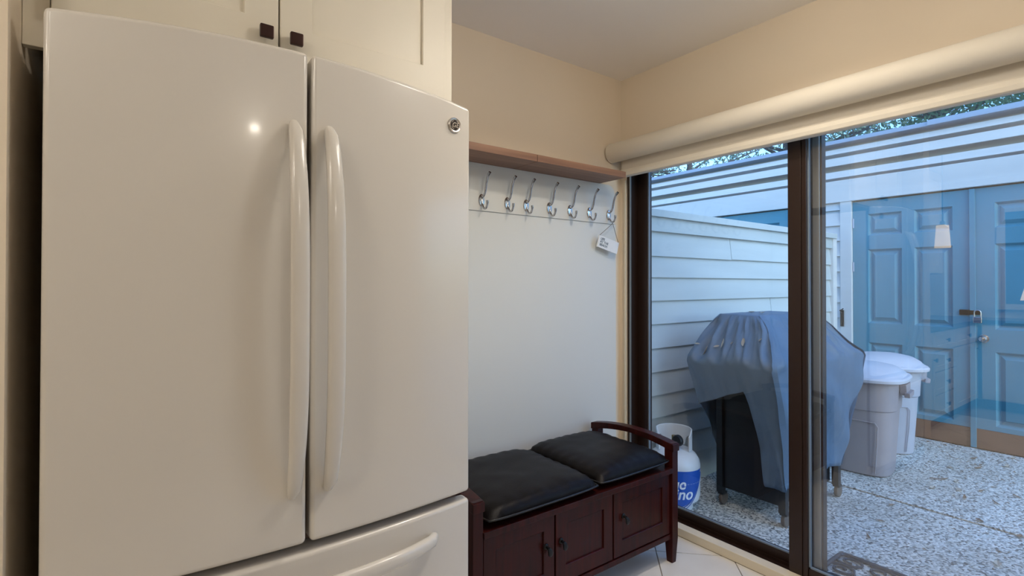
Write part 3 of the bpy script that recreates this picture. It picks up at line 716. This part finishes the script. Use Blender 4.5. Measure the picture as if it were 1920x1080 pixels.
lev = [(.12, (2.885, 3.60, 1.365, 1.83)), (.35, (2.865, 3.70, 1.355, 1.85)), (.60, (2.80, 3.84, 1.345, 1.88)), (.80, (2.735, 3.945, 1.345, 1.905)), (.835, (2.742, 3.93, 1.352, 1.90)), (.90, (2.80, 3.84, 1.40, 1.885)), (1.0, (2.885, 3.72, 1.455, 1.86)), (1.055, (2.93, 3.64, 1.50, 1.84)), (1.085, (2.965, 3.585, 1.54, 1.82))]
def foot(z):
    for (za, a), (zb_, b_) in zip(lev, lev[1:]):
        if z <= zb_:
            t = max(0, (z-za)/(zb_-za)); return [lerp(p, q, t) for p, q in zip(a, b_)]
    return list(lev[-1][1])
NA = 280
def ridge(v): return .5-abs(noise.noise(Vector(v)))*1.6
def per(fp, s, rad):
    """point at fraction s of a rounded rectangle's four sides (each side a quarter), starting at front-left corner going right"""
    x0, x1, y0, y1 = fp; k = int(s*4) % 4; t = s*4-int(s*4)
    c = [(x0, y0), (x1, y0), (x1, y1), (x0, y1)]; p, q = Vector(c[k]), Vector(c[(k+1) % 4]); L = (q-p).length
    pos = p.lerp(q, t); nrm = Vector((q.y-p.y, -(q.x-p.x))).normalized()
    e = min(t*L, (1-t)*L)
    if e < rad:
        f_ = 1-e/rad; pos -= nrm*rad*.29*f_*f_*1.0
        nxt = Vector(c[(k-1) % 4])-p if t < .5 else Vector(c[(k+2) % 4])-q
        nrm = (nrm-nxt.normalized()*f_).normalized()
    return pos, nrm
def hemz(s):
    p, _ = per(foot(.5), s, .05); k = int(s*4) % 4
    if k == 3:                                   # left end, runs from back to front
        y = p.y; lift = .70-.17*(y-1.47)/.40
        return lerp(.13, lift, sst(1.485, 1.55, y))
    if k == 2: return lerp(.15, .53, sst(3.3, 2.9, p.x) if False else max(0, min(1, (3.0-p.x)/.15)))
    return .15-.012*math.sin(s*30)
cvb = B(); grid = []
NL = 26
for i in range(NA):
    s = i/NA; hz = hemz(s); col_ = []
    for j in range(NL+1):                        # hem up to the shelf edge
        v = j/NL; z = lerp(hz, .80, v); fp = foot(z); p, nr = per(fp, s, .06)
        a = s*4
        fold = .020*(1-v*.6)*ridge((a*4.2+z*.8, z*.9, 1))-.008+.010*noise.noise(Vector((a*9, z*4.0+a*6, 3)))+.006*noise.noise(Vector((a*22, z*3, 7)))*(1-v*.5)
        if int(a) == 0: fold += .022*math.sin(15*(z+.45*a**1.4)+a*4)*sst(0, .3, v)*sst(1.0, .7, v)*sst(0, .15, a)
        p = p+nr*(fold+.004)
        col_.append(cvb.bm.verts.new((p.x, p.y, z+.006*noise.noise(Vector((a*6, 0, 5))))))
    for z in (.815, .835, .86, .88, .90, .925, .95, .975, 1.0, 1.02, 1.04, 1.055, 1.07, 1.08, 1.085):
        fp = foot(z); p, nr = per(fp, s, .06); a = s*4
        d_ = sst(.80, .86, z)*sst(1.085, 1.03, z)
        fold = d_*(.050*ridge((a*5+z*2.0, z*1.2, 9))-.012+.020*noise.noise(Vector((a*15-z*4, z, 4)))+.016*noise.noise(Vector((a*26-z*7, z*2, 8))))
        p = p+nr*fold
        col_.append(cvb.bm.verts.new((p.x, p.y, z-.02*d_*noise.noise(Vector((a*5, z*5, 2))))))
    grid.append(col_)
nz_ = len(grid[0])
for i in range(NA):
    a, b_ = grid[i], grid[(i+1) % NA]
    for j in range(nz_-1): cvb.bm.faces.new((a[j], b_[j], b_[j+1], a[j+1]))
cen = Vector((3.275, 1.68, 0)); prev = [g[-1] for g in grid]
for k in (.75, .5, .25):
    nw = []
    for i in range(NA):
        p = grid[i][-1].co; q = cen.lerp(Vector((p.x, p.y, 0)), k)
        nw.append(cvb.bm.verts.new((q.x, q.y, 1.088+.006*noise.noise(Vector((q.x*9, q.y*9, 0))))))
    for i in range(NA): cvb.bm.faces.new((prev[i], prev[(i+1) % NA], nw[(i+1) % NA], nw[i]))
    prev = nw
cvb.bm.faces.new(prev)
co = cvb.obj('fabric', 'cover', cv, 70)
sm = co.modifiers.new('thickness', 'SOLIDIFY'); sm.thickness = .003; sm.offset = -1

# ------------------------------------------------------------------ trash cans
def trash_can(x, y, rz, body, lid, label):
    t = thing('trash_can', (x, y, G), label, 'trash can', 'trash cans by the shed', world=False, rz=rz)
    def ringp(rad, n=48, p=3.4):
        return [(q[0], q[1]) for q in oval(rad, rad, n, p)]
    b = B(); rings = []
    for rad, z in ((.165, 0), (.185, .008), (.188, .02), (.215, .46), (.226, .47), (.236, .655), (.262, .662), (.266, .675), (.262, .692), (.240, .694), (.232, .66), (.17, .03)):
        rings.append([b.bm.verts.new((px, py, z)) for px, py in ringp(rad)])
    for a, c in zip(rings, rings[1:]):
        for j in range(48): b.bm.faces.new((a[j], a[(j+1) % 48], c[(j+1) % 48], c[j]))
    b.bm.faces.new(rings[0][::-1]); b.bm.faces.new(rings[-1]); b.obj('bin', body, t)
    pth = [(-.190-.0225*z/.4, q, z) for q, z in ((-.11, .03), (-.125, .22), (-.13, .36), (-.115, .385), (0, .388), (.115, .385), (.13, .36), (.125, .22), (.11, .03))]
    B().tube(pth, .0045, 6, upv=Vector((1, 0, 0))).obj('panel_ridge', body, t)
    for s in (-1, 1):
        h_ = B(); h_.prism([(-.085, .655), (.085, .655), (.07, .585), (.05, .575), (-.05, .575), (-.07, .585)], 'y', s*.235, s*.275, .004)
        h_.prism([(-.095, .60), (.095, .60), (.08, .565), (-.08, .565)], 'y', s*.262, s*.295, .004); h_.obj('handle', body, t)
    l = B(); rings = []
    for rad, z in ((.268, .672), (.284, .672), (.287, .690), (.278, .702), (.262, .706), (.24, .735), (.20, .760), (.13, .776), (.05, .782)):
        rings.append([l.bm.verts.new((px, py, z)) for px, py in ringp(rad, p=2.6 if rad < .26 else 3.2)])
    for a, c in zip(rings, rings[1:]):
        for j in range(48): l.bm.faces.new((a[j], a[(j+1) % 48], c[(j+1) % 48], c[j]))
    l.bm.faces.new(rings[-1]); l.bm.faces.new(rings[0][::-1]); l.obj('lid', lid, t)
trash_can(4.35, 1.515, R(8), 'can', 'lidlight', 'grey lidded trash can standing right beside the covered grill')
trash_can(5.03, 1.60, R(30), 'canlight', 'lidlight', 'pale blue-grey lidded trash can standing nearest the shed doors')

# ------------------------------------------------------------------ door mat
dm = thing('door_mat', (2.64, .72, G), 'black rubber scrollwork door mat outside the glass door', 'door mat')
mx0, mx1, my0, my1 = 2.435, 2.858, .36, 1.088
bp_ = rrect(mx0, mx1, my0, my1, .03, 4)
B().tube([(p[0], p[1], G+.010) for p in bp_], .010, 8, closed=True).obj('border', 'rubber', dm, 60)
sc = B(); nx, ny = 4, 6; rng = random.Random(3)
for i in range(nx):
    for j in range(ny):
        cx = mx0+.055+(mx1-mx0-.11)*i/(nx-1); cy = my0+.06+(my1-my0-.12)*j/(ny-1)
        sgn = 1 if (i+j) % 2 else -1; a0 = rng.random()*6.28
        sc.tube([(cx+(.016+.042*k/14)*math.cos(a0+sgn*k*.62)*.95, cy+(.016+.044*k/14)*math.sin(a0+sgn*k*.62)*1.15, G+.008) for k in range(15)], .0062, 6)
sc.obj('scrollwork', 'rubber', dm, 60)

# ------------------------------------------------------------------ fallen leaves
def leaf_mesh(l, w, curl, seed):
    b = B(); rows = []
    n = 6
    for i in range(n+1):
        t = i/n; ww = w*math.sin(math.pi*min(1, t*.95+.03))**.8+.0006
        z = curl*(t-.5)**2*4*l*.3+.0035
        rows.append([b.bm.verts.new((l*(t-.5), s*ww, z+abs(s)*ww*.5)) for s in (-1, 0, 1)])
    for a, c in zip(rows, rows[1:]):
        for j in range(2): b.bm.faces.new((a[j], a[j+1], c[j+1], c[j]))
    me = bpy.data.meshes.new('leaf'); b.bm.to_mesh(me); b.bm.free(); return me
lm = []
for k in range(6):
    me = leaf_mesh(.034+.009*k, .006+.0026*(k % 4), .15+.05*k, k); me.materials.append(M['leafbrown'] if k % 3 else M['leafpale']); lm.append(me)
rg = random.Random(11); placed = 0
while placed < 90:
    x, y = rg.uniform(2.95, 5.5), rg.uniform(-.2, 1.5)
    if x > 3.9 and y > 1.15 and x < 5.45: continue
    if x < 3.8 and y > 1.25: continue
    if rg.random() > (.35 if x < 4.3 else 1): continue
    me = lm[rg.randrange(6)]
    o = bpy.data.objects.new('fallen_leaf', me); COL.objects.link(o); o.location = (x, y, G+.001); o.rotation_euler = (0, 0, rg.random()*6.28)
    tag(o, 'dry fallen leaf lying on the pebbled concrete patio', 'leaf', 'fallen leaves on the patio'); placed += 1
lit = B(); rg2 = random.Random(5)
for k in range(2600):
    x, y = rg2.uniform(2.5, 5.58), rg2.uniform(-.8, 2.05)
    if rg2.random() > .12+.88*sst(4.0, 5.5, x): continue
    if (x-4.35)**2+(y-1.515)**2 < .1 or (x-5.03)**2+(y-1.60)**2 < .1 or (x < 2.9 and (y < 1.15 or y > 1.75)): continue
    a = rg2.random()*6.28; l = rg2.uniform(.006, .020); w = rg2.uniform(.0015, .004); c_, s_ = math.cos(a), math.sin(a)
    vs = [lit.bm.verts.new((x+c_*p-s_*q, y+s_*p+c_*q, G+h_)) for p, q, h_ in ((-l, 0, .001), (0, -w, .003), (l, 0, .002), (0, w, .005))]
    lit.bm.faces.new(vs)
o = lit.obj('leaf_litter', 'leafbrown', None, 0); o['kind'] = 'stuff'; tag(o, 'fine brown leaf litter strewn over the concrete patio', 'leaf litter')

# leaves caught on the grill cover
for k, (x, y) in enumerate(((2.80, 1.86), (2.805, 1.80), (2.81, 1.74), (2.81, 1.69), (2.815, 1.64), (2.82, 1.57), (2.83, 1.48), (3.12, 1.62), (3.17, 1.66), (3.14, 1.70))):
    zt = 1.0
    o = bpy.data.objects.new('cover_leaf', lm[(k*3) % 6]); COL.objects.link(o)
    z = .905-.0 if x < 3 else 1.094
    hit = co.evaluated_get(bpy.context.evaluated_depsgraph_get()).ray_cast(Vector((x, y, 2)), Vector((0, 0, -1)))
    if hit[0]: z = hit[1].z+.001; nrm = hit[2]
    else: nrm = Vector((0, 0, 1))
    q = nrm.to_track_quat('Z', 'Y')
    o.rotation_mode = 'QUATERNION'; o.rotation_quaternion = q @ Matrix.Rotation(k*1.7, 3, 'Z').to_quaternion(); o.location = (x, y, z)
    tag(o, 'dry leaf caught on the grey grill cover', 'leaf', 'leaves on the grill cover')

# ================================================================== TREES BEYOND THE SHED
def tree(x, y, h, crown_r, zc, n, label, mt, seed, leaf=.075, branches=9, droop=0):
    t = thing('tree', (x, y, G), label, 'tree', 'trees beyond the shed', world=False); rg = random.Random(seed)
    tr = B(); tr.tube([(0, 0, 0), (.05, .03, h*.3), (-.04, .05, h*.6), (0, 0, h*.95)], lambda i, n_: .13*(1-i/n_*.75), 10, upv=Vector((1, 0, 0)))
    tr.obj('trunk', 'bark', t, 60)
    br = B(); tips = []
    for k in range(branches):
        a = rg.random()*6.28; z0 = zc+rg.uniform(-.6, .5)*crown_r*.7; L = crown_r*rg.uniform(.7, 1.05)
        p = [Vector((0, 0, z0)), Vector((math.cos(a)*L*.5, math.sin(a)*L*.5, z0+L*.25)), Vector((math.cos(a+.2)*L, math.sin(a+.2)*L, z0+L*rg.uniform(.2, .55)))]
        br.tube(p, lambda i, n_: .035*(1-i/n_*.85), 6, upv=Vector((.3, .2, 1))); tips += [p[1], p[2], p[1].lerp(p[2], .5)]
        for q in range(4):
            s0 = p[1].lerp(p[2], rg.random()); e0_ = s0+Vector((rg.uniform(-1, 1), rg.uniform(-1, 1), rg.uniform(-.7, .8)-droop))*crown_r*.38
            br.tube([s0, s0.lerp(e0_, .5)+Vector((0, 0, .05)), e0_], lambda i, n_: .012*(1-i/n_*.8), 5, upv=Vector((.3, .2, 1))); tips += [e0_, s0.lerp(e0_, .6)]
    br.obj('branches', 'bark', t, 60)
    vs, fs = [], []
    for k in range(n):
        c = rg.choice(tips); d = Vector((rg.gauss(0, 1), rg.gauss(0, 1), rg.gauss(0, .8)-droop*.8))*crown_r*.17
        c = c+d; u = Vector((rg.gauss(0, 1), rg.gauss(0, 1), rg.gauss(0, 1)-droop)).normalized(); w = u.orthogonal().normalized(); w = (w*math.cos(k)+u.cross(w)*math.sin(k))
        l = leaf*rg.uniform(.7, 1.3); i0 = len(vs)
        vs += [c-u*l, c+w*l*.38, c+u*l, c-w*l*.38]; fs.append((i0, i0+1, i0+2, i0+3))
    me = bpy.data.meshes.new('foliage'); me.from_pydata([tuple(v) for v in vs], [], fs); o = link('foliage', me, mt, t, 0)
tree(8.6, .30, 4.6, 1.6, 3.7, 15000, 'dense leafy tree rising behind the right end of the shed', 'foliage', 1, .042, 14)
tree(12.2, 2.95, 6.0, 2.0, 4.6, 9000, 'leafy tree rising behind the middle of the shed', 'foliage', 2, .055, 13)
tree(9.4, 4.4, 4.8, 1.5, 3.7, 3200, 'thin tree with scattered leaves behind the shed roof', 'foliage2', 3, .042, 12)
tree(12.8, 8.7, 6.4, 2.2, 5.0, 3600, 'sparse pale tree with bare twigs behind the shed roof', 'foliage2', 4, .055, 14, .3)
tree(9.0, 8.3, 5.0, 1.6, 3.9, 2600, 'sparse pale tree beyond the fence end of the shed roof', 'foliage2', 5, .042, 14, .2)
for o in bpy.data.objects:
    if '_w' in o: del o['_w']
